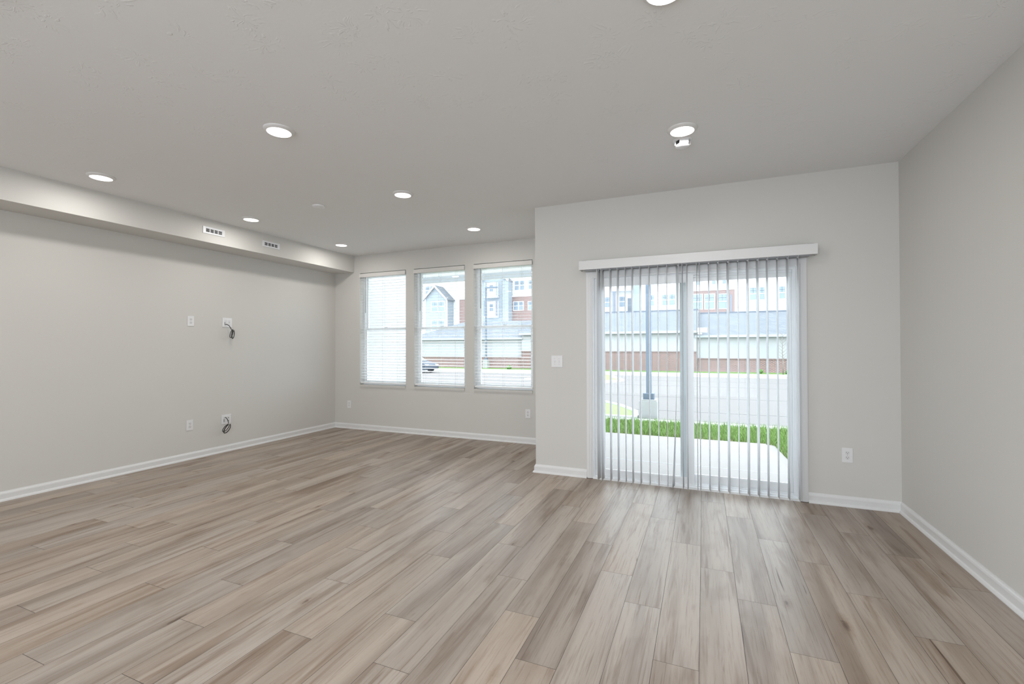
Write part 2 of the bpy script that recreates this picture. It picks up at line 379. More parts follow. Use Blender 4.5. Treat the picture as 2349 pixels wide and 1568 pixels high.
# door wall and the return wall
m = MB()
m.box((XC, Y1, 0), (DX0, Y1+TH, H)).box((DX1, Y1, 0), (XR+TH, Y1+TH, H)).box((DX0, Y1, DZ), (DX1, Y1+TH, H))
struct(m.build('wall_back', M_WALL))
m = MB(); m.box((XC, Y1+TH, 0), (XC+TH, Y2+TH, H)); struct(m.build('wall_return', M_WALL))
m = MB()
xs = [XL-TH] + [v for a in WIN for v in a] + [XC]
for i in range(0, len(xs), 2): m.box((xs[i], Y2, 0), (xs[i+1], Y2+TH, H))
for a, b in WIN:
    m.box((a, Y2, 0), (b, Y2+TH, WZ0)).box((a, Y2, WZ1), (b, Y2+TH, H))
struct(m.build('wall_window', M_WALL))
m = MB(); LW = (-2.35, -.05)                     # unseen opening behind the camera, added to light the right wall
m.box((XL-TH, YB, 0), (XL, LW[0], H)).box((XL-TH, LW[1], 0), (XL, Y2, H)).box((XL-TH, LW[0], 0), (XL, LW[1], .35)).box((XL-TH, LW[0], 2.45), (XL, LW[1], H))
struct(m.build('wall_left', M_WALL))
m = MB(); m.box((XR, YB, 0), (XR+TH, Y1, H)); struct(m.build('wall_right', M_WALL))
m = MB(); m.box((XL, YB, ZS), (XS, Y2, H)); struct(m.build('wall_soffit', M_WALL))
# wall behind the camera; unseen opening without glass, enlarged to let in more daylight
m = MB(); RW = [(-2.4, 1.16)]
xs = [XL-TH] + [v for a in RW for v in a] + [XR+TH]
for i in range(0, len(xs), 2): m.box((xs[i], YB-TH, 0), (xs[i+1], YB, H))
for a, b in RW: m.box((a, YB-TH, 0), (b, YB, .09)).box((a, YB-TH, 2.6), (b, YB, H))
struct(m.build('wall_front', M_WALL))
m = MB(); m.box((XL-TH, YB-TH, H), (XR+TH, Y1+TH, H+.2)).box((XL-TH, Y1+TH, H), (XC+TH, Y2+TH, H+.2)); struct(m.build('ceiling', M_CEIL))

# floor: planks 177.8 x 1240 mm with their real joints
JOINT = {-25:2.246,-24:1.983,-23:1.559,-21:2.151,-20:1.823,-19:1.535,-18:2.412,-17:1.981,-16:1.557,-15:2.236,-14:1.743,-13:1.415,-12:1.089,
 -11:1.976,-10:1.543,-9:2.456,-8:1.83,-7:1.529,-6:2.385,-5:2.083,-4:1.777,-3:2.661,-2:2.384,-1:1.989,0:2.921,1:2.629,2:2.261,3:3.231,4:2.915,
 5:2.596,6:3.545,7:3.201}
PW, PL, PX = .1778, 1.24, -.025
def clip(x0, x1, y0, y1):
    out = []
    x0 = max(x0, XL); x1 = min(x1, XR)
    if x1 - x0 < .004: return out
    if x1 <= XC + .001: out.append((x0, x1, max(y0, YB), min(y1, Y2)))
    elif x0 >= XC - .001: out.append((x0, x1, max(y0, YB), min(y1, Y1)))
    else:
        out.append((x0, XC, max(y0, YB), min(y1, Y2))); out.append((XC, x1, max(y0, YB), min(y1, Y1)))
    return [o for o in out if o[3]-o[2] > .002]
bm = bmesh.new(); lay = bm.loops.layers.float_color.new('plank'); rnd = random.Random(3)
g = .0008
for k in range(-31, 9):
    j = JOINT.get(k, rnd.uniform(0, PL)); n0 = math.floor((YB-j)/PL)
    for i in range(n0, n0+12):
        col = (rnd.random(), rnd.random(), rnd.random(), 1)
        for (a, b, c, d) in clip(PX+k*PW+g, PX+(k+1)*PW-g, j+i*PL+g, j+(i+1)*PL-g):
            if d - c < .003: continue
            f = bm.faces.new([bm.verts.new(p) for p in ((a, c, 0), (b, c, 0), (b, d, 0), (a, d, 0))])
            for l in f.loops: l[lay] = col
def slab(x0, y0, x1, y1, z0, z1):
    P = [(x0,y0,z0),(x1,y0,z0),(x1,y1,z0),(x0,y1,z0),(x0,y0,z1),(x1,y0,z1),(x1,y1,z1),(x0,y1,z1)]
    v = [bm.verts.new(p) for p in P]
    for f in ((0,3,2,1),(4,5,6,7),(0,1,5,4),(1,2,6,5),(2,3,7,6),(3,0,4,7)):
        bm.faces.new([v[i] for i in f]).material_index = 1
slab(XL-TH, YB-TH, XR+TH, Y1+.0, -.10, -.0016); slab(XL-TH, Y1, XC+TH, Y2+TH, -.10, -.0016)
me = bpy.data.meshes.new('floor'); bm.to_mesh(me); bm.free(); me.materials.append(M_PLANK); me.materials.append(M_SHADOWGAP)
fl = bpy.data.objects.new('floor', me); COL.objects.link(fl); struct(fl)

# baseboards: profiled board with a shoe, run (x0,y0)->(x1,y1), wall on the left of the run, n = inward normal
BH = .083
BPROF = [(0, 0), (.027, 0), (.027, .006), (.022, .017), (.014, .021), (.014, .060), (.011, .070), (.006, .076), (.004, BH), (0, BH)]
def baseboard(name, p, q, nrm, e0=0, e1=0):
    """e0 / e1: mitre at each end: +1 outside corner, -1 inside corner, 0 square"""
    p = Vector(p); q = Vector(q); d = (q-p).normalized(); nrm = Vector(nrm); bm_ = bmesh.new(); R = []
    for end, (base, s, e) in enumerate(((p, -1, e0), (q, 1, e1))):
        R.append([bm_.verts.new((*(base + nrm*o + d*(s*e*o)), z)) for o, z in BPROF])
    n_ = len(BPROF)
    bm_.faces.new(R[0]); bm_.faces.new(R[1][::-1])
    for i in range(n_): bm_.faces.new((R[0][i], R[1][i], R[1][(i+1) % n_], R[0][(i+1) % n_]))
    bmesh.ops.recalc_face_normals(bm_, faces=bm_.faces[:])
    me = bpy.data.meshes.new(name); bm_.to_mesh(me); bm_.free(); me.materials.append(M_TRIM)
    o = bpy.data.objects.new(name, me); COL.objects.link(o); return struct(o)
CX0, CX1, CZ = -1.072, .796, 2.034           # outer edges of the door casing
baseboard('baseboard_left', (XL, YB), (XL, Y2), (1, 0), 0, -1)
baseboard('baseboard_window', (XL, Y2), (XC, Y2), (0, -1), -1, -1)
baseboard('baseboard_return', (XC, Y2), (XC, Y1), (-1, 0), -1, 1)
baseboard('baseboard_back_left', (XC, Y1), (CX0, Y1), (0, -1), 1, 0)
baseboard('baseboard_back_right', (CX1, Y1), (XR, Y1), (0, -1), 0, -1)
baseboard('baseboard_right', (XR, Y1), (XR, YB), (-1, 0), -1, 0)
baseboard('baseboard_front', (XR, YB), (XL, YB), (0, 1), -1, -1)

# ---------------------------------------------------------------- sliding door
# colonial casing: stepped profile on three sides
m = MB()
for (a, b, t) in ((0, .060, .011), (.004, .046, .016), (.010, .030, .019)):
    m.box((CX0+a, Y1-t, .004), (CX0+b, Y1, CZ-a)); m.box((CX1-b, Y1-t, .004), (CX1-a, Y1, CZ-a))
    m.box((CX0+b, Y1-t, CZ-b), (CX1-b, Y1, CZ-a))
struct(m.build('trim_1', M_TRIM))
door = empty('door_1', (-.138, Y1+.02, 0), kind='structure')
def dpart(mb, name, mt, bev=.0, parent=None):
    o = mb.build(name, mt, None, bevel=bev)
    o.data.transform(Matrix.Translation(Vector((.138, -(Y1+.02), 0)))); o.parent = parent or door
    return o
JX0, JX1 = DX0, DX1
m = MB()                                       # jamb liner and the vinyl frame with its tracks
m.box((JX0, Y1-.001, .021), (JX0+.014, Y1+.029, DZ)).box((JX1-.014, Y1-.001, .021), (JX1, Y1+.029, DZ)).box((JX0+.014, Y1-.001, DZ-.014), (JX1-.014, Y1+.029, DZ))
m.box((JX0, Y1+.03, .031), (JX0+.038, Y1+TH, DZ)).box((JX1-.038, Y1+.03, .031), (JX1, Y1+TH, DZ)).box((JX0+.038, Y1+.03, DZ-.034), (JX1-.038, Y1+TH, DZ))
m.box((JX0+.03, Y1+.058, DZ-.052), (JX1-.03, Y1+.066, DZ-.02)).box((JX0+.03, Y1+.10, DZ-.046), (JX1-.03, Y1+.108, DZ-.02))
dpart(m, 'door_frame', M_VINYL)
m = MB()
m.box((JX0, Y1-.012, 0), (JX1, Y1+.05, .020)).box((JX0, Y1+.012, .02), (JX1, Y1+.028, .034)).box((JX0, Y1+.03, 0), (JX1, Y1+TH+.02, .030))
m.box((JX0+.02, Y1+.060, .03), (JX1-.02, Y1+.066, .046)).box((JX0+.02, Y1+.108, .03), (JX1-.02, Y1+.114, .046))
dpart(m, 'door_sill', M_VINYL)
def door_panel(x0, x1, y0, gx0, gx1, z0, z1, gz0, gz1, name):
    m = MB(); t = .036
    m.box((x0, y0, z0), (gx0, y0+t, z1)).box((gx1, y0, z0), (x1, y0+t, z1)).box((gx0, y0, z0), (gx1, y0+t, gz0)).box((gx0, y0, gz1), (gx1, y0+t, z1))
    b = .009                                    # glazing bead
    m.box((gx0-.001, y0+.004, gz0), (gx0+b, y0+.014, gz1)).box((gx1-b, y0+.004, gz0), (gx1+.001, y0+.014, gz1))
    m.box((gx0+b, y0+.004, gz0-.001), (gx1-b, y0+.014, gz0+b)).box((gx0+b, y0+.004, gz1-b), (gx1-b, y0+.014, gz1+.001))
    f = dpart(m, name, M_VINYL)
    p = MB(); p.box((gx0-.004, y0+.016, gz0-.004), (gx1+.004, y0+.020, gz1+.004)); p.bm.verts.ensure_lookup_table()
    pane = dpart(p, 'pane', M_GLASS, parent=f)
    return f
slider = door_panel(-.973, -.084, Y1+.028, -.905, -.142, .034, 1.962, .088, 1.895, 'sliding_panel')
door_panel(-.205, .697, Y1+.070, -.118, .690, .034, 1.962, .112, 1.905, 'fixed_panel')
m = MB(); m.box((-.956, Y1-.004, .92), (-.936, Y1+.028, .935)).box((-.956, Y1-.004, 1.115), (-.936, Y1+.028, 1.13)).box((-.956, Y1-.012, .92), (-.936, Y1-.002, 1.13))
hn = dpart(m, 'door_handle', M_PLATE2, parent=slider)
hn['label'] = 'white pull handle of the sliding panel'

# ---------------------------------------------------------------- vertical blind
vb = empty('vertical_blind', (-.13, Y1-.06, 2.13), label='white vertical vane blind drawn open across the sliding glass door', cat='blind')
VY = Y1-.062; VX0, VX1 = -1.118, .857
def vpart(mb, name, mt, bev=0):
    o = mb.build(name, mt, None, bevel=bev); o.data.transform(Matrix.Translation(Vector((.13, -(Y1-.06), -2.13)))); o.parent = vb; return o
m = MB()
m.box((VX0, Y1-.112, 2.045), (VX1, Y1-.106, 2.130)).box((VX0, Y1-.106, 2.045), (VX0+.006, Y1-.004, 2.130)).box((VX1-.006, Y1-.106, 2.045), (VX1, Y1-.004, 2.130))
m.box((VX0+.006, Y1-.106, 2.045), (VX1-.006, Y1-.100, 2.049))
vpart(m, 'valance', M_TRIM)
m = MB(); m.box((VX0+.05, Y1-.096, 2.037), (VX1-.05, Y1-.026, 2.092)); vpart(m, 'headrail', M_WAND, .003)
for x in (-1.068, .81):
    m = MB(); m.box((x-.022, Y1-.105, 2.124), (x+.022, Y1-.001, 2.133)); vpart(m, 'valance_clip', M_WAND)
VANES = [(-0.937,-0.221),(-0.901,-0.135),(-0.822,-0.049),(-0.751,-0.066),(-0.682,0.02),(-0.617,-0.062),(-0.544,-0.056),(-0.464,-0.007),(-0.386,-0.003),(-0.308,0.013),(-0.175,-0.084),(-0.136,-0.093),(-0.055,-0.043),(-0.031,-0.072),(0.044,0.114),(0.118,0.131),(0.198,0.181),(0.277,0.027),(0.351,0.146),(0.427,0.129),(0.499,0.067),(0.574,0.016),(0.649,0.055),(0.724,-0.029)]
def vane(x, ang, ang2=None, dx2=0.0, zb=.022, zt=2.046):
    """a bowed strip 89 mm wide; angle 0 = square to the glass; may twist towards its foot"""
    bm_ = bmesh.new(); rows = []; NR = 26 if ang2 is not None else 4; th = .0011
    for i in range(NR+1):
        t = i/NR; z = zt + (zb-zt)*t
        a = ang if ang2 is None else ang + (ang2-ang)*(t**1.15)
        xx = x + dx2*t**2
        row = []
        for side in (1, -1):
            seq = range(7) if side == 1 else range(6, -1, -1)
            for k in seq:
                s_ = (k/6-.5)*.089; bow = (.25-(k/6-.5)**2)*.008 + side*th/2
                # along-vane axis: towards the viewer is -Y
                px = xx + math.sin(a)*s_ + math.cos(a)*bow; py = VY - math.cos(a)*s_ + math.sin(a)*bow
                row.append(bm_.verts.new((px, py, z)))
        rows.append(row)
    for A, B in zip(rows, rows[1:]):
        for k in range(14):
            f = bm_.faces.new((A[k], A[(k+1) % 14], B[(k+1) % 14], B[k])); f.smooth = (k % 7) != 6
    bm_.faces.new(rows[0]); bm_.faces.new(rows[-1][::-1])
    o = MB(); o.bm.free(); o.bm = bm_
    return vpart(o, 'vane', M_VANE)
for x, a in VANES: vane(x, a)
tw = vane(-.216, .33, -.20, -.045); tw['label'] = 'twisted vane crossing the others, its foot swung to the left'
for x, a in VANES + [(-.212, .5)]:
    m = MB(); m.box((x-.005, VY-.010, 2.030), (x+.005, VY+.010, 2.042)); vpart(m, 'vane_carrier', M_VINYL)
m = MB(); m.tube([(VX0+.21, Y1-.02, 2.07), (VX0+.205, Y1-.018, 1.3), (VX0+.205, Y1-.018, .86)], .0022, 6)
vpart(m, 'bead_chain', M_WAND)

# ---------------------------------------------------------------- windows and their horizontal blinds
WY = Y2+.085
wtags = [('white horizontal slat blind on the left window, nearest the soffit corner', 0), ('white horizontal slat blind on the middle window of three', 1), ('white horizontal slat blind on the right window beside the projecting corner', 2)]
for wi, (a, b) in enumerate(WIN):
    W_ = empty('window_%d' % (wi+1), ((a+b)/2, WY, WZ0), kind='structure')
    off = Matrix.Translation(-Vector(((a+b)/2, WY, WZ0)))
    def wp(mb, name, mt, parent=W_):
        o = mb.build(name, mt, None); o.data.transform(off); o.parent = parent; return o
    fw = .032
    m = MB(); m.box((a, WY, WZ0), (a+fw, WY+.07, WZ1)).box((b-fw, WY, WZ0), (b, WY+.07, WZ1)).box((a+fw, WY, WZ0), (b-fw, WY+.07, WZ0+fw)).box((a+fw, WY, WZ1-fw), (b-fw, WY+.07, WZ1))
    wp(m, 'window_frame', M_VINYL)
    zm = 1.578; sw = .030
    for nm, y0, z0, z1 in (('lower_sash', WY+.008, WZ0+fw, zm+.018), ('upper_sash', WY+.036, zm-.018, WZ1-fw)):
        x0, x1 = a+fw, b-fw; m = MB(); t = .026
        m.box((x0, y0, z0), (x0+sw, y0+t, z1)).box((x1-sw, y0, z0), (x1, y0+t, z1)).box((x0+sw, y0, z0), (x1-sw, y0+t, z0+sw+.004)).box((x0+sw, y0, z1-sw-.004), (x1-sw, y0+t, z1))
        s_ = wp(m, nm, M_VINYL)
        m = MB(); m.box((x0+sw-.003, y0+.011, z0+sw), (x1-sw+.003, y0+.015, z1-sw)); p_ = wp(m, 'pane', M_GLASS, s_)
        if nm == 'lower_sash':
            m = MB(); m.box(((x0+x1)/2-.03, y0-.004, z1), ((x0+x1)/2+.03, y0+t, z1+.008)); wp(m, 'sash_lock', M_PLATE2, s_)
    # blind
    B = empty('window_blind', ((a+b)/2, Y2+.03, WZ1), label=wtags[wi][0], cat='blind', group='horizontal slat blinds in the three windows')
    boff = Matrix.Translation(-Vector(((a+b)/2, Y2+.03, WZ1)))
    def bp_(mb, name, mt, bev=0):
        o = mb.build(name, mt, None, bevel=bev); o.data.transform(boff); o.parent = B; return o
    m = MB()
    prof = [(Y2-.020, 2.395), (Y2-.015, 2.391), (Y2-.015, 2.391), (Y2-.009, 2.395), (Y2-.009, 2.446), (Y2-.015, 2.450), (Y2-.020, 2.445)]
    prof = [prof[i] for i in (0, 1, 3, 4, 5, 6)]
    m.prism(prof, 0, a+.002, b-.002); bp_(m, 'valance', M_BLINDV)
    m = MB(); m.box((a+.006, Y2+.004, 2.395), (b-.006, Y2+.056, 2.434)); bp_(m, 'headrail', M_SLAT)
    m = MB(); z = 2.372; zs = []
    while z > .775:
        zs.append(z); z -= .0435
    for z in zs:
        tilt = -.0028
        yA, yB = Y2+.006, Y2+.056
        v = [(yA, z+tilt), (yA, z+tilt-.0026), (yB, z-tilt-.0026), (yB, z-tilt)]
        m.prism(v, 0, a+.008, b-.008)
    bp_(m, 'slats', M_SLAT)
    m = MB(); m.box((a+.008, Y2+.006, .728), (b-.008, Y2+.056, .748)); bp_(m, 'bottom_rail', M_SLAT, .003)
    for x in (a+.16, (a+b)/2, b-.16):
        for yy in (Y2+.004, Y2+.058): m = MB(); m.tube([(x, yy, 2.395), (x, yy, .74)], .0011, 5); bp_(m, 'ladder_cord', M_CORD)
    m = MB(); m.tube([(a+.108, Y2-.002, 2.395), (a+.110, Y2-.004, 1.832)], .0045, 8); wd = bp_(m, 'tilt_wand', M_WAND); wd['label'] = 'grey tilt wand'
    # sill strip
    m = MB(); m.box((a+.004, Y2-.014, WZ0-.020), (b-.004, Y2+.084, WZ0+.004)).box((a+.010, Y2-.009, WZ0-.036), (b-.010, Y2-.0005, WZ0-.020))
    struct(m.build('trim_%d' % (wi+2), M_WALL))

# ---------------------------------------------------------------- ceiling lights
LPOS = [(-2.586, 2.182), (-.122, 3.224), (-4.656, 2.188), (-4.666, 3.573), (-2.602, 3.554), (-2.573, 4.939), (-4.689, 4.979), (-.135, 1.915)]
LLAB = ['lit recessed downlight, largest of those left of the picture middle', 'lit recessed downlight directly beside the round smoke detector with vents', 'lit recessed downlight nearest the left edge of the photo',
 'lit recessed downlight above the left wall vents', 'lit recessed downlight just right of the flat white ceiling disc', 'lit recessed downlight above the right window', 'lit recessed downlight in the far corner by the soffit', 'lit recessed downlight cut off by the top edge of the photo']
EXTRA = [(-4.66, .8), (-2.59, .8), (-.13, .6), (-4.66, -.9), (-2.4, -1.2), (-.13, -.9)]
def make_light():
    t = empty('recessed_downlight', (0, 0, H))
    m = MB(); m.lathe([(.0955, 0), (.0955, -.004), (.091, -.008), (.078, -.017), (.075, -.0175), (.074, -.016)], (0, 0, 0), 64); m.build('trim_ring', M_RING, t)
    m = MB(); m.lathe([(.0745, -.0155), (.0745, -.0172), (.04, -.0178), (0, -.018)], (0, 0, 0), 64); m.build('lens', M_LENS, t)
    return t
L0 = make_light()
for i, (x, y) in enumerate(LPOS + EXTRA):
    t = L0 if i == 0 else copy_tree(L0)
    t.location = (x, y, H)
    if i < len(LPOS): lb = LLAB[i]
    else: lb = 'lit recessed downlight in the ceiling behind the camera'
    tag(t, lb, 'ceiling light', 'recessed downlights in the ceiling' if i < len(LPOS) else 'recessed downlights behind the camera')
for i, (x, y) in enumerate(LPOS + EXTRA):
    l = bpy.data.lights.new('downlight_lamp', 'AREA'); l.shape = 'DISK'; l.size = .146; l.energy = LAMP_W; l.color = (1.0, .965, .92)
    ob = bpy.data.objects.new('downlight_lamp', l); ob.location = (x, y, H-.0195); COL.objects.link(ob)

# smoke detectors
t = empty('smoke_detector', (-.128, 3.398, H), label='white round smoke detector with dark vent slots, close to a lit downlight', cat='smoke detector')
m = MB(); m.lathe([(.066, 0), (.066, -.005), (.060, -.010), (.050, -.011), (0, -.011)], (0, 0, 0), 48); m.build('base', M_PLATE, t)
m = MB(); m.lathe([(.044, -.010), (.044, -.040), (0, -.040)], (0, 0, 0), 40); m.build('sensor_chamber', M_DARK, t)
m = MB(); m.lathe([(.034, -.034), (.047, -.036), (.048, -.046), (.040, -.053), (.020, -.056), (0, -.056)], (0, 0, 0), 48)
for k in range(6):
    a_ = k*math.pi/3+.3
    if k % 2: m.box((-.030, .036, -.038), (.030, .045, -.010), a_, (0, 0, 0))
m.build('cover', M_PLATE, t)
t = empty('ceiling_cover', (-3.617, 3.524, H), label='flat white unlit round disc on the ceiling between two rows of downlights', cat='cover')
m = MB(); m.lathe([(.062, 0), (.062, -.008), (.056, -.016), (.030, -.019), (0, -.0195)], (0, 0, 0), 48); m.build('disc', M_PLATE, t)
m = MB(); m.lathe([(.0045, -.0205), (0, -.0215)], (.03, 0, 0), 12); m.build('test_button', M_PLATE2, t)

# ---------------------------------------------------------------- vents on the soffit
def vent(y0, y1, z0, z1, lab):
    yc, zc = (y0+y1)/2, (z0+z1)/2; hw, hh = (y1-y0)/2, (z1-z0)/2
    t = empty('air_vent', (XS, yc, zc), label=lab, cat='vent', group='white register grilles on the soffit')
    ow, oh = hw*.735, hh*.46
    m = MB(); d = .007
    m.box((0, -hw, -hh), (d, -ow, hh)).box((0, ow, -hh), (d, hw, hh)).box((0, -ow, -hh), (d, ow, -oh)).box((0, -ow, oh), (d, ow, hh)); m.build('grille_frame', M_VENT, t, bevel=.0015, seg=1)
    m = MB(); m.box((.0003, -ow, -oh), (.0012, ow, oh)); m.build('duct_opening', M_DARK, t)
    for k in (-1, 0, 1):
        m = MB(); m.box((.0012, k*ow/2-.004, -oh), (.0066, k*ow/2+.004, oh)); m.build('divider', M_VENT, t)
    for k in (-1, 1):
        m = MB(); m.box((.0014, -ow, k*oh/3-.0011), (.005, ow, k*oh/3+.0011)); m.build('louver', M_VENT, t)
vent(3.338, 3.589, 2.577, 2.655, 'white register grille on the soffit, the nearer and larger-looking one')
vent(4.077, 4.334, 2.576, 2.652, 'white register grille on the soffit, the farther one towards the window corner')

# ---------------------------------------------------------------- outlets and switches. local frame: x along wall, y out of wall is -Y, z up
def plate(name, loc, rz, w_, h_, lab, cat, grp=None):
    t = empty(name, loc, rz, lab, cat, grp)
    m = MB(); m.box((-w_/2, -.006, -h_/2), (w_/2, 0, h_/2)); m.build('wall_plate', M_PLATE, t, bevel=.0022, seg=2)
    return t
def receptacle(t, cx, cz):
    m = MB(); m.prism([(cx+.0165*math.cos(a)*(1 if abs(math.cos(a)) < .93 else .97), cz+min(.0135, max(-.0135, .0165*math.sin(a)))) for a in [i*math.pi/12 for i in range(24)]], 1, -.0078, -.005)
    r = m.build('receptacle', M_PLATE2, t)
    m = MB(); m.box((cx-.0075, -.0083, cz+.0005), (cx-.005, -.0077, cz+.0080)).box((cx+.005, -.0083, cz+.0015), (cx+.0072, -.0077, cz+.0075)).lathe([(.0026, -.0083), (0, -.0083)], (cx, 0, cz-.006), 12, axis=1)
    m.build('slot', M_DARK, r)
def duplex(loc, rz, lab, grp):
    t = plate('wall_outlet', loc, rz, .074, .118, lab, 'outlet', grp)
    receptacle(t, 0, .0195); receptacle(t, 0, -.0195)
    m = MB(); m.lathe([(.0032, -.0068), (.002, -.0076), (0, -.0078)], (0, 0, 0), 12, axis=1); m.build('screw', M_SCREW, t)
    return t
G_OUT = 'duplex outlets around the room'
duplex((1.067, Y1, .4135), 0, 'white duplex outlet low on the wall right of the sliding door', G_OUT)
duplex((-5.223, Y2, .385), 0, 'white duplex outlet below the left window near the far corner', G_OUT)
duplex((-2.172, Y2, .399), 0, 'white duplex outlet below the right window', G_OUT)
duplex((XL, 3.455, 1.609), math.pi/2, 'white duplex outlet high on the left wall, beside the upper double plate', G_OUT)
duplex((XL, 3.447, .397), math.pi/2, 'white duplex outlet low on the left wall, beside the lower double plate', G_OUT)
# double switch
t = plate('light_switch', (-1.378, Y1, 1.148), 0, .118, .118, 'white double toggle switch plate between the outer corner and the door', 'switch')
for sx in (-.023, .023):
    m = MB(); m.box((sx-.0055, -.0075, -.012), (sx+.0055, -.005, .012)); c_ = m.build('toggle_collar', M_PLATE2, t)
    m = MB(); m.prism([(-.016, -.010), (-.0165, -.004), (-.006, .005), (-.006, -.006)], 0, sx-.0035, sx+.0035); m.build('toggle', M_PLATE, c_)
for sx in (-.023, .023):
    for sz in (-.03, .03):
        m = MB(); m.lathe([(.003, -.0066), (.002, -.0074), (0, -.0076)], (sx, 0, sz), 12, axis=1); m.build('screw', M_SCREW, t)
# double plates with cables on the left wall; local -Y = room side, local x = along +Y of the world
def media(loc, lab, dark):
    t = plate('media_plate', loc, math.pi/2, .124, .116, lab, 'wall plate', 'double media plates on the left wall')
    m = MB(); m.box((-.040, -.0085, -.033), (-.007, -.005, .033)); k = m.build('pass_through_insert', M_PLATE2, t, bevel=.001, seg=1)
    m = MB(); m.box((-.036, -.0092, -.028), (-.030, -.0084, .006)); m.build('brush_opening', M_DARK, k)
    m = MB(); m.box((.007, -.0085, -.033), (.040, -.005, .033)); k = m.build('jack_insert', M_PLATE2, t, bevel=.001, seg=1)
    m = MB()
    m.lathe([(.0052 if dark else .0035, -.0092), (0, -.0092)], (.0235, 0, .017 if dark else .004), 14, axis=1)
    if dark:
        m.build('jack', M_DARK, k); m = MB(); m.box((.018, -.0092, -.024), (.029, -.0084, -.015))
    m.build('jack', M_DARK, k)
    return t
media((XL, 3.896, 1.611), 'white double media plate high on the left wall, a black cable coming out of it', False)
media((XL, 3.887, .402), 'white double media plate low on the left wall with a dark jack and a cable', True)
def coil(origin, centre, rx, rz, tilt, yaw, turns, lab, path):
    """cable leaves the plate, drops and is wound in a tied loop"""
    t = empty('coiled_cable', origin, label=lab, cat='cable', group='black cables hanging from the left wall')
    O = Vector(origin); rr = random.Random(5); pts = [Vector(p)-O for p in path]
    c = Vector(centre)-O; e1 = Vector((math.sin(yaw), math.cos(yaw), 0)); e2 = Vector((math.sin(tilt)*math.cos(yaw), -math.sin(tilt)*math.sin(yaw), math.cos(tilt)))
    a0 = math.radians(100); N_ = int(turns*28)
    for i in range(N_+1):
        a = a0 - 2*math.pi*i/28; k = 1 + .09*math.sin(i*.13) ; w_ = e1.cross(e2)*(.012*math.sin(i*.11))
        pts.append(c + e1*rx*k*math.cos(a) + e2*rz*k*math.sin(a) + w_)
    m = MB(); m.tube(pts, .0042, 8); m.build('cable', M_CABLE, t)
    for a in (math.radians(90), math.radians(-40)):
        m = MB(); p = c + e1*rx*math.cos(a) + e2*rz*math.sin(a); tg = (-e1*rx*math.sin(a) + e2*rz*math.cos(a)).normalized()
        m.tube([p-tg*.005, p+tg*.005], .0105, 10); m.build('cable_tie', M_TIE, t)
coil((XL+.006, 3.872, 1.585), (XL+.070, 3.915, 1.468), .030, .052, .15, -.5, 3.2, 'black cable tied in a loop, hanging from the upper double plate',
     [(XL+.004, 3.872, 1.585), (XL+.020, 3.876, 1.590), (XL+.045, 3.893, 1.570), (XL+.060, 3.905, 1.535), (XL+.066, 3.908, 1.520)])
coil((XL+.006, 3.866, .408), (XL+.075, 3.840, .300), .046, .056, .5, -.3, 3.2, 'black cable tied in a loop, hanging from the lower double plate',
     [(XL+.004, 3.866, .425), (XL+.020, 3.868, .430), (XL+.045, 3.872, .405), (XL+.070, 3.868, .370), (XL+.078, 3.858, .350)])

# ---------------------------------------------------------------- outside, close by
m = MB(); m.prism([(-1.45, Y1+TH), (1.10, Y1+TH), (.885, 5.70), (.795, 7.30), (-1.45, 7.33)], 2, -.20, -.080)
m.prism([(.90, 5.70), (.995, Y1+TH), (1.28, Y1+TH), (.975, 5.70), (.90, 7.30), (.80, 7.30)], 2, -.20, -.094)
pat = m.build('patio_slab', M_CONC); tag(pat, 'pale concrete patio slab outside the sliding door', 'patio')
m = MB(); m.box((-1.45, 5.655, -.0805), (1.02, 5.668, -.0785)); jt = m.build('control_joint', M_FASCIA, pat)
# lawn strip: ground plus blades
m = MB(); m.prism([(-8, 8.86), (-8, Y2+TH+1.6), (-1.46, Y2+TH+1.6), (-1.46, 7.34), (.80, 7.31), (1.0, 5.7), (1.4, Y1+TH+.1), (6, Y1+TH+.1), (6, 9.0)], 2, -.30, -.115)
tf = m.build('turf_base', M_SOIL); tag(tf, kind='stuff', cat='soil', label='bare brown soil at the roots of the lawn strip')
def blades(name, poly_fn, n_, hmin, hmax, wdt, z0fn, mt, lab):
    vs, fs = [], []; rr = random.Random(11); c_ = 0
    while c_ < n_:
        x, y = poly_fn(rr)
        if x is None: continue
        h_ = rr.uniform(hmin, hmax); a = rr.uniform(0, 6.283); dx, dy = math.cos(a)*wdt/2, math.sin(a)*wdt/2
        lx, ly = rr.gauss(0, .3)*h_, rr.gauss(0, .3)*h_; z = z0fn(x, y); i = len(vs)
        vs += [(x-dx, y-dy, z), (x+dx, y+dy, z), (x+dx*.7+lx*.4, y+dy*.7+ly*.4, z+h_*.55), (x-dx*.7+lx*.4, y-dy*.7+ly*.4, z+h_*.55), (x+lx, y+ly, z+h_)]
        fs += [(i, i+1, i+2, i+3), (i+3, i+2, i+4)]; c_ += 1
    me = bpy.data.meshes.new(name); me.from_pydata(vs, [], fs); me.materials.append(mt)
    o = bpy.data.objects.new(name, me); COL.objects.link(o); return tag(o, lab, 'grass', kind='stuff')
def strip(rr):
    x = rr.uniform(-2.6, 3.2); y = rr.uniform(5.0, 8.78)
    if y > 7.36: return (x, y)
    if x < .80: return (None, None)
    edge = .84 + (7.3-y)*.075 if y < 7.3 else .8
    return (x, y) if x > edge + .05 else (None, None)
blades('lawn_grass', strip, 30000, .06, .125, .008, lambda x, y: -.118, M_GRASS, 'bright green lawn strip between the patio slab and the white curb')
m = MB(); m.box((-9, 8.84, -.30), (9, 9.10, -.105)); tag(m.build('curb', M_CURB, bevel=.01), 'white concrete curb along the lawn in front of the parking lot', 'curb')

def gz(y): return -.17 - .02165*(y-9.1)
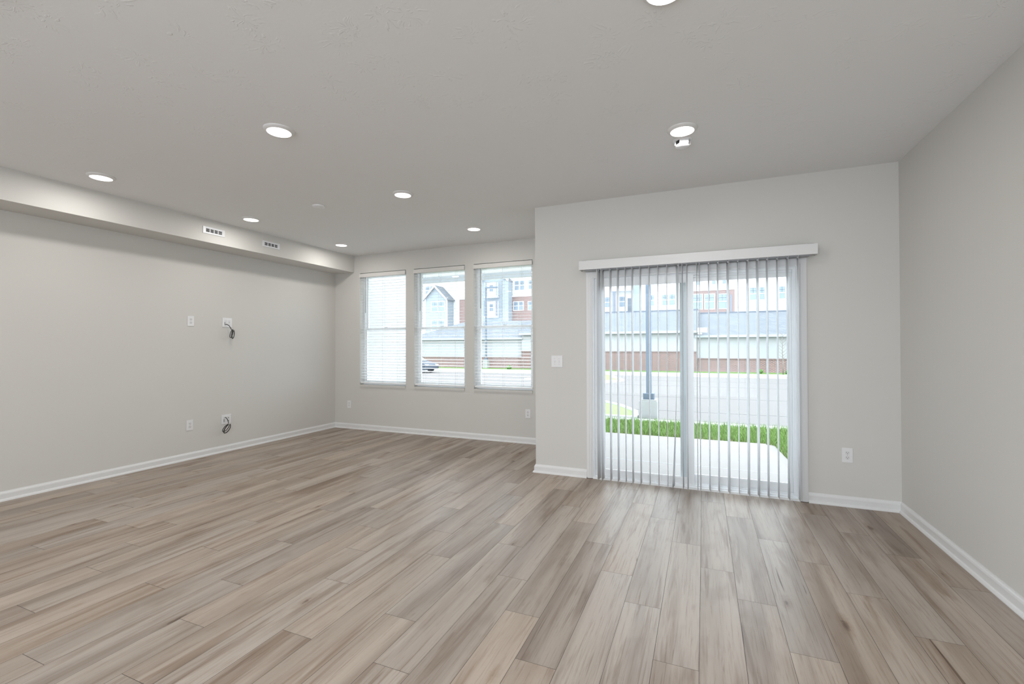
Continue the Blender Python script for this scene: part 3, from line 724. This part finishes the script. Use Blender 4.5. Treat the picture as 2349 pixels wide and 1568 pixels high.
# sloping parking lot
bm = bmesh.new()
vs = [bm.verts.new(p) for p in ((-60, 9.1, gz(9.1)), (45, 9.1, gz(9.1)), (45, 29.9, gz(29.9)), (-60, 29.9, gz(29.9)))]; bm.faces.new(vs)
me = bpy.data.meshes.new('parking_lot'); bm.to_mesh(me); bm.free(); me.materials.append(M_LOT)
lot = bpy.data.objects.new('parking_lot', me); COL.objects.link(lot); tag(lot, 'light concrete parking lot sloping away to the brick garages', 'parking lot')
# seams in the lot paving
m = MB()
for y in (11.2, 15.0, 20.5, 24.5):
    m.box((-30, y, gz(y)+.001), (20, y+.05, gz(y)+.004))
sm = m.build('paving_seam', mat('paving_joint', lin(.17, .165, .16), .9, noise=.1, nscale=2), lot)
def island(pts, lab, glab, cw=.14, seed=1, n_=2500):
    c0 = sum(p[0] for p in pts)/len(pts); c1 = sum(p[1] for p in pts)/len(pts)
    bm_ = bmesh.new()
    def shr(p, k):
        d = Vector((p[0]-c0, p[1]-c1)); return (p[0]-d.normalized().x*k*1.4, p[1]-d.normalized().y*k*1.4)
    inner = [shr(p, cw) for p in pts]; n = len(pts)
    top = [bm_.verts.new((*p, gz(p[1])+.10)) for p in pts]; bot = [bm_.verts.new((*p, gz(p[1])-.1)) for p in pts]
    it = [bm_.verts.new((*p, gz(p[1])+.10)) for p in inner]; ib = [bm_.verts.new((*p, gz(p[1])+.05)) for p in inner]
    for i in range(n):
        j = (i+1) % n; bm_.faces.new((bot[i], bot[j], top[j], top[i])); bm_.faces.new((top[i], top[j], it[j], it[i])); bm_.faces.new((it[i], it[j], ib[j], ib[i]))
    me = bpy.data.meshes.new('curb'); bm_.to_mesh(me); bm_.free(); me.materials.append(M_CURB); o = bpy.data.objects.new('island_curb', me); COL.objects.link(o); tag(o, lab, 'curb')
    bm_ = bmesh.new(); bm_.faces.new([bm_.verts.new((*p, gz(p[1])+.07)) for p in inner])
    res = bmesh.ops.extrude_face_region(bm_, geom=bm_.faces[:]);
    for v in [g_ for g_ in res['geom'] if isinstance(g_, bmesh.types.BMVert)]: v.co.z -= .12
    bmesh.ops.recalc_face_normals(bm_, faces=bm_.faces[:])
    me = bpy.data.meshes.new('island_turf'); bm_.to_mesh(me); bm_.free(); me.materials.append(M_GRASS); o = bpy.data.objects.new('island_turf', me); COL.objects.link(o)
    tag(o, glab, 'grass', kind='stuff')
    return inner
I1 = [(-9, 9.12), (-1.22, 9.12), (-1.20, 9.35), (-1.33, 10.17), (-1.79, 11.18), (-2.44, 12.1), (-3.6, 13.0), (-6, 14.2), (-9, 15)]
island(I1, 'white curb around the green wedge left of the near lamp post', 'green grass wedge behind the curb, left of the near lamp post', .10)
I2 = [(-8.4, 21.6), (-4.3, 21.2), (-3.75, 21.9), (-3.65, 23.1), (-4.4, 25.5), (-5.4, 28.8), (-6.3, 29.8), (-8.4, 29.6)]
island(I2, 'white curb around the far grass island in the parking lot', 'grass island far out in the parking lot', .25)
m = MB(); m.box((-58, 29.9, gz(30)-.1), (40, 31.6, gz(31)+.16)); tag(m.build('curb', M_CURB), 'broad white concrete edge at the foot of the garages', 'curb')
m = MB(); m.box((-58, 31.6, gz(33)-.1), (40, 34.6, gz(33)+.16)); tag(m.build('grass_verge', M_TURF), 'narrow grass verge along the brick garage base', 'grass', kind='stuff')

# lamp posts
def post(x, y, z0, wb, hb, zt, pw, lab, zc=None):
    t = empty('lamp_post', (x, y, z0), label=lab, cat='lamp post', group='blue grey parking lot lamp posts')
    m = MB(); m.box((-wb/2, -wb/2, -.05), (wb/2, wb/2, hb-.025)).box((-wb/2+.012, -wb/2+.012, hb-.025), (wb/2-.012, wb/2-.012, hb)); b_ = m.build('concrete_pier', M_PIER, t, bevel=.006, seg=1)
    k = pw/.10
    m = MB(); m.box((-.115*k, -.115*k, hb), (.115*k, .115*k, hb+.012)).box((-.105*k, -.105*k, hb+.012), (.105*k, .105*k, hb+.125*k)); m.build('base_cover', M_POLE, t, bevel=.006, seg=1)
    m = MB(); m.box((-pw/2, -pw/2, hb+.125*k), (pw/2, pw/2, zt-z0)); m.build('pole', M_POLE, t, bevel=.004, seg=1)
    m = MB(); m.box((-pw/2, -.08, zt-z0-.12), (.9*k, .08, zt-z0)); m.build('lamp_head', M_POLE, t, bevel=.01, seg=1)
    return t
post(-1.008, 9.42, gz(9.42)-.01, .345, .43, 6.2, .098, 'blue grey lamp post on a square concrete pier near the patio lawn')
post(-16.71, 34.2, -.55, .42, .66, 6.2, .12, 'distant thin lamp post seen through the right window')
# bare sapling
t = empty('bare_sapling', (4.50, 32.4, gz(32.4)+.16), label='small leafless tree in front of the garage wall, right part of the door', cat='tree')
m = MB(); z0 = 0; m.tube([(0, 0, 0), (.02, 0, .7), (-.03, 0, 1.3), (-.02, 0, 1.8), (-.05, 0, 2.6)], .035, 7, .010); m.build('trunk', M_BARK, t)
m = MB(); rr = random.Random(2)
for k in range(17):
    z = .85+k*.10; s_ = 1 if k % 2 else -1; ln = rr.uniform(.28, .55)*(1-.25*(z/2.6))
    a = rr.uniform(-.8, .8); p0 = Vector((-.02, 0, z)); d = Vector((s_*math.cos(a), math.sin(a), .75)).normalized()
    p1 = p0+d*ln*.5; p2 = p0+d*ln+Vector((0, 0, .06)); m.tube([p0, p1, p2], .012, 5, .003)
    q = p1+Vector((s_*.10, .05, .16)); m.tube([p1, q], .006, 4, .002)
m.build('branches', M_BARK, t)
# shrubs at the garage foot
def shrub(x, y, r, lab):
    bm_ = bmesh.new(); bmesh.ops.create_icosphere(bm_, subdivisions=3, radius=r); rr = random.Random(int(x*10))
    for v in bm_.verts:
        v.co *= rr.uniform(.72, 1.12); v.co.z *= .8
    me = bpy.data.meshes.new('small_shrub'); bm_.to_mesh(me); bm_.free(); me.materials.append(M_SHRUB); o = bpy.data.objects.new('small_shrub', me); COL.objects.link(o)
    o.location = (x, y, gz(33)+.16+r*.6); tag(o, lab, 'shrub', 'low shrubs at the foot of the garages')
shrub(3.35, 33.4, .20, 'low green shrub left of the bare sapling'); shrub(4.95, 33.4, .20, 'low green shrub right of the bare sapling'); shrub(-14.2, 33.2, .22, 'low green shrub near the parked car')
m = MB(); m.box((-34, -18, -.35), (XL-TH-.02, Y2+TH, -.18)); tag(m.build('added_side_ground', M_LOT), 'unseen paved ground outside the left wall, added to limit upward light', 'added_ground')  # unseen ground added below the side opening to cut light onto the ceiling
# neighbour's wall and the overhang above our windows
m = MB(); m.box((-10.5, Y2+TH+.02, -.6), (-5.69, 8.22, 5.6)); nb = m.build('neighbouring_house', M_SIDE_N); tag(nb, 'white sided side wall of the neighbouring house filling the left window', 'house')
m = MB(); m.box((-5.70, Y2+TH+.02, -.6), (-5.655, Y2+TH+.10, 5.6)).box((-5.70, 8.14, -.6), (-5.655, 8.235, 5.6)); m.build('corner_board', M_EXTW, nb)
m = MB(); m.box((-4.72, Y2+TH+.005, 2.50), (XC+.4, 6.78, 2.75)).box((-4.74, 6.78, 2.40), (XC+.42, 6.81, 2.78))
tag(m.build('porch_roof', M_SOFFIT), 'pale soffit overhang above the middle and right windows', 'roof')

# ---------------------------------------------------------------- parked car
def car(loc, rz):
    t = empty('parked_car', loc, rz, 'slate blue parked sedan at the left end of the garages, seen through the middle window', 'car')
    prof = [(-2.2, .30), (-2.25, .62), (-2.1, .85), (-1.55, .92), (-1.0, 1.30), (-.2, 1.40), (.45, 1.32), (1.15, .95), (1.9, .82), (2.2, .66), (2.27, .45), (2.2, .28)]
    bm_ = bmesh.new(); sec = []
    for yy, k, dz in ((-.86, .97, -.02), (-.80, 1.0, 0), (.80, 1.0, 0), (.86, .97, -.02)):
        sec.append([bm_.verts.new((x*k, yy if z < .93 else yy*(1-.28*(z-.93)/.47), z+dz)) for x, z in prof])
    for A, B_ in zip(sec, sec[1:]):
        for i in range(len(prof)): bm_.faces.new((A[i], B_[i], B_[(i+1) % len(prof)], A[(i+1) % len(prof)]))
    bm_.faces.new(sec[0]); bm_.faces.new(sec[-1][::-1])
    mb = MB(); mb.bm.free(); mb.bm = bm_; mb.build('body', M_CAR, t)
    m = MB()
    for s_ in (-1, 1):
        y0 = s_*.838
        vs_ = [(-1.3, y0, .95), (1.0, y0, .96), (.42, s_*.70, 1.26), (-.2, s_*.665, 1.335), (-.92, s_*.71, 1.25)]
        f = [m.bm.verts.new(p) for p in vs_]; g2 = [m.bm.verts.new((p[0], p[1]+s_*.02, p[2])) for p in vs_]
        m.bm.faces.new(f); m.bm.faces.new(g2[::-1])
        for i in range(5): m.bm.faces.new((f[i], f[(i+1) % 5], g2[(i+1) % 5], g2[i]))
    m.build('side_window', M_CARGLASS, t)
    m = MB(); m.prism([(.50, 1.30), (1.12, .975), (1.14, .985), (.52, 1.318)], 1, -.62, .62); m.build('windshield', M_CARGLASS, t)
    for x in (-1.35, 1.40):
        for s_ in (-1, 1):
            m = MB(); m.lathe([(0, -.1), (.31, -.1), (.33, -.07), (.33, .07), (.31, .1), (0, .1)], (x, s_*.80, .33), 24, axis=1); w_ = m.build('wheel', M_TYRE, t)
            m = MB(); m.lathe([(0, 0), (.20, 0), (.21, s_*-.02), (.21, s_*.012), (.16, s_*.02), (0, s_*.012)], (x, s_*.895, .33), 20, axis=1); m.build('rim', M_RIM, w_)
    for s_ in (-1, 1):
        m = MB(); m.box((2.05, s_*.62-.14, .60), (2.26, s_*.62+.14, .72)); m.build('headlamp', M_HEADL, t, bevel=.02)
    return t
c_ = car((-19.3, 27.4, gz(27.4)+.005), -.12); c_.scale = (.84, .84, .84)

# ---------------------------------------------------------------- garages (plane at 35 m)
GY = 35.0; K = 1.4
def gx(x): return x*K
def gzz(z): return EYE + (z-EYE)*K
gar = empty('garage_building', (-9, GY, gz(GY)), label='long low garage block with grey shingle roof and brick base across the parking lot', cat='building')
goff = Vector((-9, GY, gz(GY)))
def gpart(mb, name, mt, parent=gar, bev=0):
    o = mb.build(name, mt, None, bevel=bev); o.data.transform(Matrix.Translation(-goff)); o.parent = parent; return o
SEC = [(-17.6, -9.812, 1.775, .613, 2.97, True), (-9.812, -.335, 2.02, .945, 3.32, False), (-.335, 9.0, 1.785, .60, 3.11, False)]
for x0, x1, ze, zb, zr, hip in SEC:
    X0, X1 = gx(x0), gx(x1); Ze, Zb, Zr = gzz(ze), gzz(zb), gzz(zr)
    fy = GY - (.25 if x0 == -9.812 else 0)
    m = MB(); m.box((X0, fy, -1.2), (X1, GY+9, Ze)); w_ = gpart(m, 'garage_wall', M_STUCCO)
    m = MB(); m.box((X0, fy-.08, -1.2), (X1+.0, fy, Zb)); b_ = gpart(m, 'brick_base', M_BRICK)
    m = MB(); m.box((X0, fy-.12, Zb), (X1, fy, Zb+.07)); gpart(m, 'brick_cap', M_BRICK2, b_)
    Rr = 39.2; m = MB(); e = .35
    if hip:
        bm_ = m.bm
        A = [bm_.verts.new(p) for p in ((X0-e, fy-e, Ze+.02), (X1, fy-e, Ze+.02), (X1, GY+9+e, Ze+.02), (X0-e, GY+9+e, Ze+.02))]
        R1, R2 = bm_.verts.new((X0+3.2, Rr, Zr)), bm_.verts.new((X1, Rr, Zr))
        for f in ((A[0], A[1], R2, R1), (A[1], A[2], R2), (A[2], A[3], R1, R2), (A[3], A[0], R1), (A[3], A[2], A[1], A[0])): bm_.faces.new(f)
    else:
        m.prism([(fy-e, Ze+.02), (Rr, Zr), (GY+9+e, Ze+.02)], 0, X0-.12, X1+.12)
    r_ = gpart(m, 'roof', M_SHINGLE)
    m = MB(); m.box((X0-.1, fy-e-.03, Ze-.13), (X1+.1, fy-e+.02, Ze+.04)); gpart(m, 'gutter', M_FASCIA, r_)
    if not hip:
        m = MB(); m.box((X0-.12, Rr-.12, Zr-.05), (X1+.12, Rr+.12, Zr+.06)); gpart(m, 'ridge_cap', M_BROWN, r_)
m = MB(); m.box((-.42, 34.30, 2.19), (.24, 34.62, 2.52)).box((-.38, 34.40, 2.05), (-.1, 34.60, 2.20)); gpart(m, 'white_box', M_EXTW, bev=.03)  # plain white box with a smaller one below, near the section joint

# ---------------------------------------------------------------- apartments (plane at 60 m)
AY = 60.0; KA = 60/45
def ax(x): return x*KA
def az(z): return EYE + (z-EYE)*KA
apt = empty('apartment_building', (-15, AY, -1.3), label='tall white, grey and brick apartment block behind the garages', cat='building')
aoff = Vector((-15, AY, -1.3))
def apart(mb, name, mt, parent=apt, bev=0):
    o = mb.build(name, mt, None, bevel=bev); o.data.transform(Matrix.Translation(-aoff)); o.parent = parent; return o
m = MB(); m.box((ax(-36), AY, -1.3), (ax(22), AY+14, az(11.6))); apart(m, 'wall', M_SIDE_W)
m = MB(); m.prism([(AY-.5, az(11.6)), (AY+7, az(13.6)), (AY+14.5, az(11.6))], 0, ax(-36.4), ax(22.4)); apart(m, 'roof', M_SHINGLE)
for x0, x1, zt in ((-.93, 2.56, 6.25), (-25.25, -22.25, 6.50), (-18.85, -12.0, 6.53)):
    m = MB(); m.box((ax(x0), AY-.10, -1.3), (ax(x1), AY, az(zt))); b_ = apart(m, 'brick_facing', M_BRICK2)
    m = MB(); m.box((ax(x0), AY-.16, az(zt)-.02), (ax(x1), AY, az(zt)+.12)); apart(m, 'belt_course', M_EXTW if x0 > -20 else M_FASCIA, b_)
def awin(x0, x1, z0, z1, y=None, cols=1, trim=.07):
    y = AY if y is None else y
    X0, X1, Z0, Z1 = ax(x0), ax(x1), az(z0), az(z1)
    m = MB(); t = trim; yy = y-.07
    m.box((X0-t, yy, Z0-t), (X0, y+.02, Z1+t)).box((X1, yy, Z0-t), (X1+t, y+.02, Z1+t)).box((X0, yy, Z0-t), (X1, y+.02, Z0)).box((X0, yy, Z1), (X1, y+.02, Z1+t))
    zm = (Z0+Z1)/2; m.box((X0, yy, zm-.04), (X1, y+.02, zm+.04))
    for c in range(1, cols):
        xm = X0+(X1-X0)*c/cols; m.box((xm-.06, yy, Z0), (xm+.06, y+.02, Z1))
    for c in range(cols):
        xa = X0+(X1-X0)*c/cols; xb = X0+(X1-X0)*(c+1)/cols
        m.box(((xa+xb)/2-.012, yy+.035, zm), ((xa+xb)/2+.012, y, Z1)).box((xa, yy+.035, (zm+Z1)/2-.012), (xb, y, (zm+Z1)/2+.012))
    f = apart(m, 'window', M_EXTW)
    m = MB(); m.box((X0, y-.035, Z0), (X1, y-.02, Z1)); apart(m, 'pane', M_FARGLASS, f)
BW, TW = (5.06, 6.04), (7.25, 8.2)
# door view
awin(-8.93, -8.46, *BW); awin(-7.53, -7.03, *BW); awin(-4.75, -4.31, *BW); awin(-3.56, -3.06, *BW); awin(-2.94, -2.43, *BW)
awin(-.86, -.09, 4.60, 5.93, AY-.10, 1); awin(.135, .92, 4.58, 5.90, AY-.10, 1); awin(1.18, 1.96, 4.58, 5.86, AY-.10, 1)
awin(3.77, 4.27, 5.26, 6.32); awin(4.51, 4.91, 5.27, 6.32); awin(6.0, 6.45, 5.28, 6.31); awin(7.9, 8.35, 5.28, 6.31)
for x in (.74, 1.6, -.55): awin(x, x+.28, 6.80, 7.9)
for x in (-8.93, -7.53, -3.56, -2.94, 3.77, 4.51, 6.0): awin(x, x+.5, *TW)
m = MB(); m.box((ax(2.2), AY-.14, -1.3), (ax(2.34), AY-.02, az(5.8))); apart(m, 'downspout', M_BROWN)
m = MB(); m.box((ax(-6.2), AY-.5, -1.3), (ax(-5.46), AY, az(11))); apart(m, 'grey_bay', M_SIDE_G)
# recessed balcony seen at the left edge of the door
m = MB(); m.box((ax(-8.3), AY-1.2, az(6.50)), (ax(-6.25), AY, az(6.72))).box((ax(-8.3), AY-1.2, az(4.25)), (ax(-6.25), AY, az(4.45))); bal = apart(m, 'balcony', M_FASCIA)
m = MB(); m.box((ax(-8.05), AY-1.2, az(4.4)), (ax(-7.78), AY-.95, az(6.5))); apart(m, 'post', M_BROWN, bal)
m = MB(); m.box((ax(-8.3), AY-1.22, az(5.10)), (ax(-6.25), AY-1.18, az(5.14))); apart(m, 'railing', M_BROWN, bal)
m = MB(); m.box((ax(-6.75), AY-.06, az(4.6)), (ax(-6.40), AY, az(5.85))); apart(m, 'balcony_door', M_BROWN, bal)
# left part of the block through the windows
awin(-29.75, -28.55, *TW, cols=2); awin(-29.75, -28.55, 5.05, 6.05, cols=2)
awin(-18.55, -17.45, 7.25, 8.2, cols=2); awin(-16.95, -16.0, 7.28, 8.18, cols=2)
awin(-18.65, -17.55, 5.08, 5.98, AY-.10, 2); awin(-16.98, -16.0, 5.08, 5.95, AY-.10, 2)
def gable(x0, x1, y0, zeave, zapex, ov, name='gable_bay'):
    X0, X1 = ax(x0), ax(x1); Ze, Za = az(zeave), az(zapex); xm = (X0+X1)/2
    m = MB(); m.prism([(X0, -1.3), (X1, -1.3), (X1, Ze), (xm, Za-.15), (X0, Ze)], 1, y0, AY); g_ = apart(m, name, M_SIDE_G)
    sl_ = (Za-Ze)/(xm-X0); m = MB()
    for s_ in (-1, 1):
        xe = xm + s_*((X1-X0)/2+ov); zee = Za - sl_*((X1-X0)/2+ov)
        q = [(xm, Za), (xe, zee), (xe, zee-.16), (xm, Za-.20)]
        m.prism(q if s_ < 0 else q[::-1], 1, y0-.4, AY+4)
    apart(m, 'gable_roof', M_SHINGLE, g_)
    m = MB()
    for s_ in (-1, 1):
        xe = xm + s_*((X1-X0)/2+ov); zee = Za - sl_*((X1-X0)/2+ov)
        m.prism([(xm, Za+.02), (xe, zee+.02), (xe, zee-.24), (xm, Za-.28)], 1, y0-.46, y0-.40)
    apart(m, 'rake_board', M_EXTW, g_)
    m = MB()
    for x in (X0, X1): m.box((x-.10, y0-.05, -1.3), (x+.10, y0+.05, Ze))
    apart(m, 'corner_board', M_EXTW, g_)
    return g_
gable(-28.85, -26.05, AY-2.0, 6.65, 8.05, .25)
awin(-27.95, -26.35, 5.15, 6.2, AY-2.0, 2, .14); awin(-27.95, -26.35, 3.1, 4.15, AY-2.0, 2, .14)
g2 = gable(-22.1, -18.95, AY-1.2, 8.35, 9.75, .22)
# two stacked balconies in front of the second bay
for z0, z1 in ((6.55, 8.05), (4.45, 6.05)):
    m = MB(); m.box((ax(-21.35), AY-1.30, az(z0)), (ax(-20.05), AY-1.20, az(z1))); r_ = apart(m, 'balcony_recess', M_EXTW, g2)
    m = MB(); m.box((ax(-21.45), AY-2.1, az(z0)-.22), (ax(-19.95), AY-1.2, az(z0))); apart(m, 'balcony_deck', M_FASCIA, g2)
    m = MB(); m.box((ax(-21.45), AY-2.1, az(z0)), (ax(-21.25), AY-1.9, az(z1))).box((ax(-20.12), AY-2.1, az(z0)), (ax(-19.95), AY-1.9, az(z1))); apart(m, 'balcony_post', M_BROWN if z0 < 5 else M_SIDE_G, g2)
    awin(-21.05, -20.6, z0+.55, z1-.3, AY-1.30)
m = MB(); m.box((ax(-19.5), AY-1.5, -1.3), (ax(-18.82), AY, az(8.2))); apart(m, 'grey_bay', M_SIDE_G)
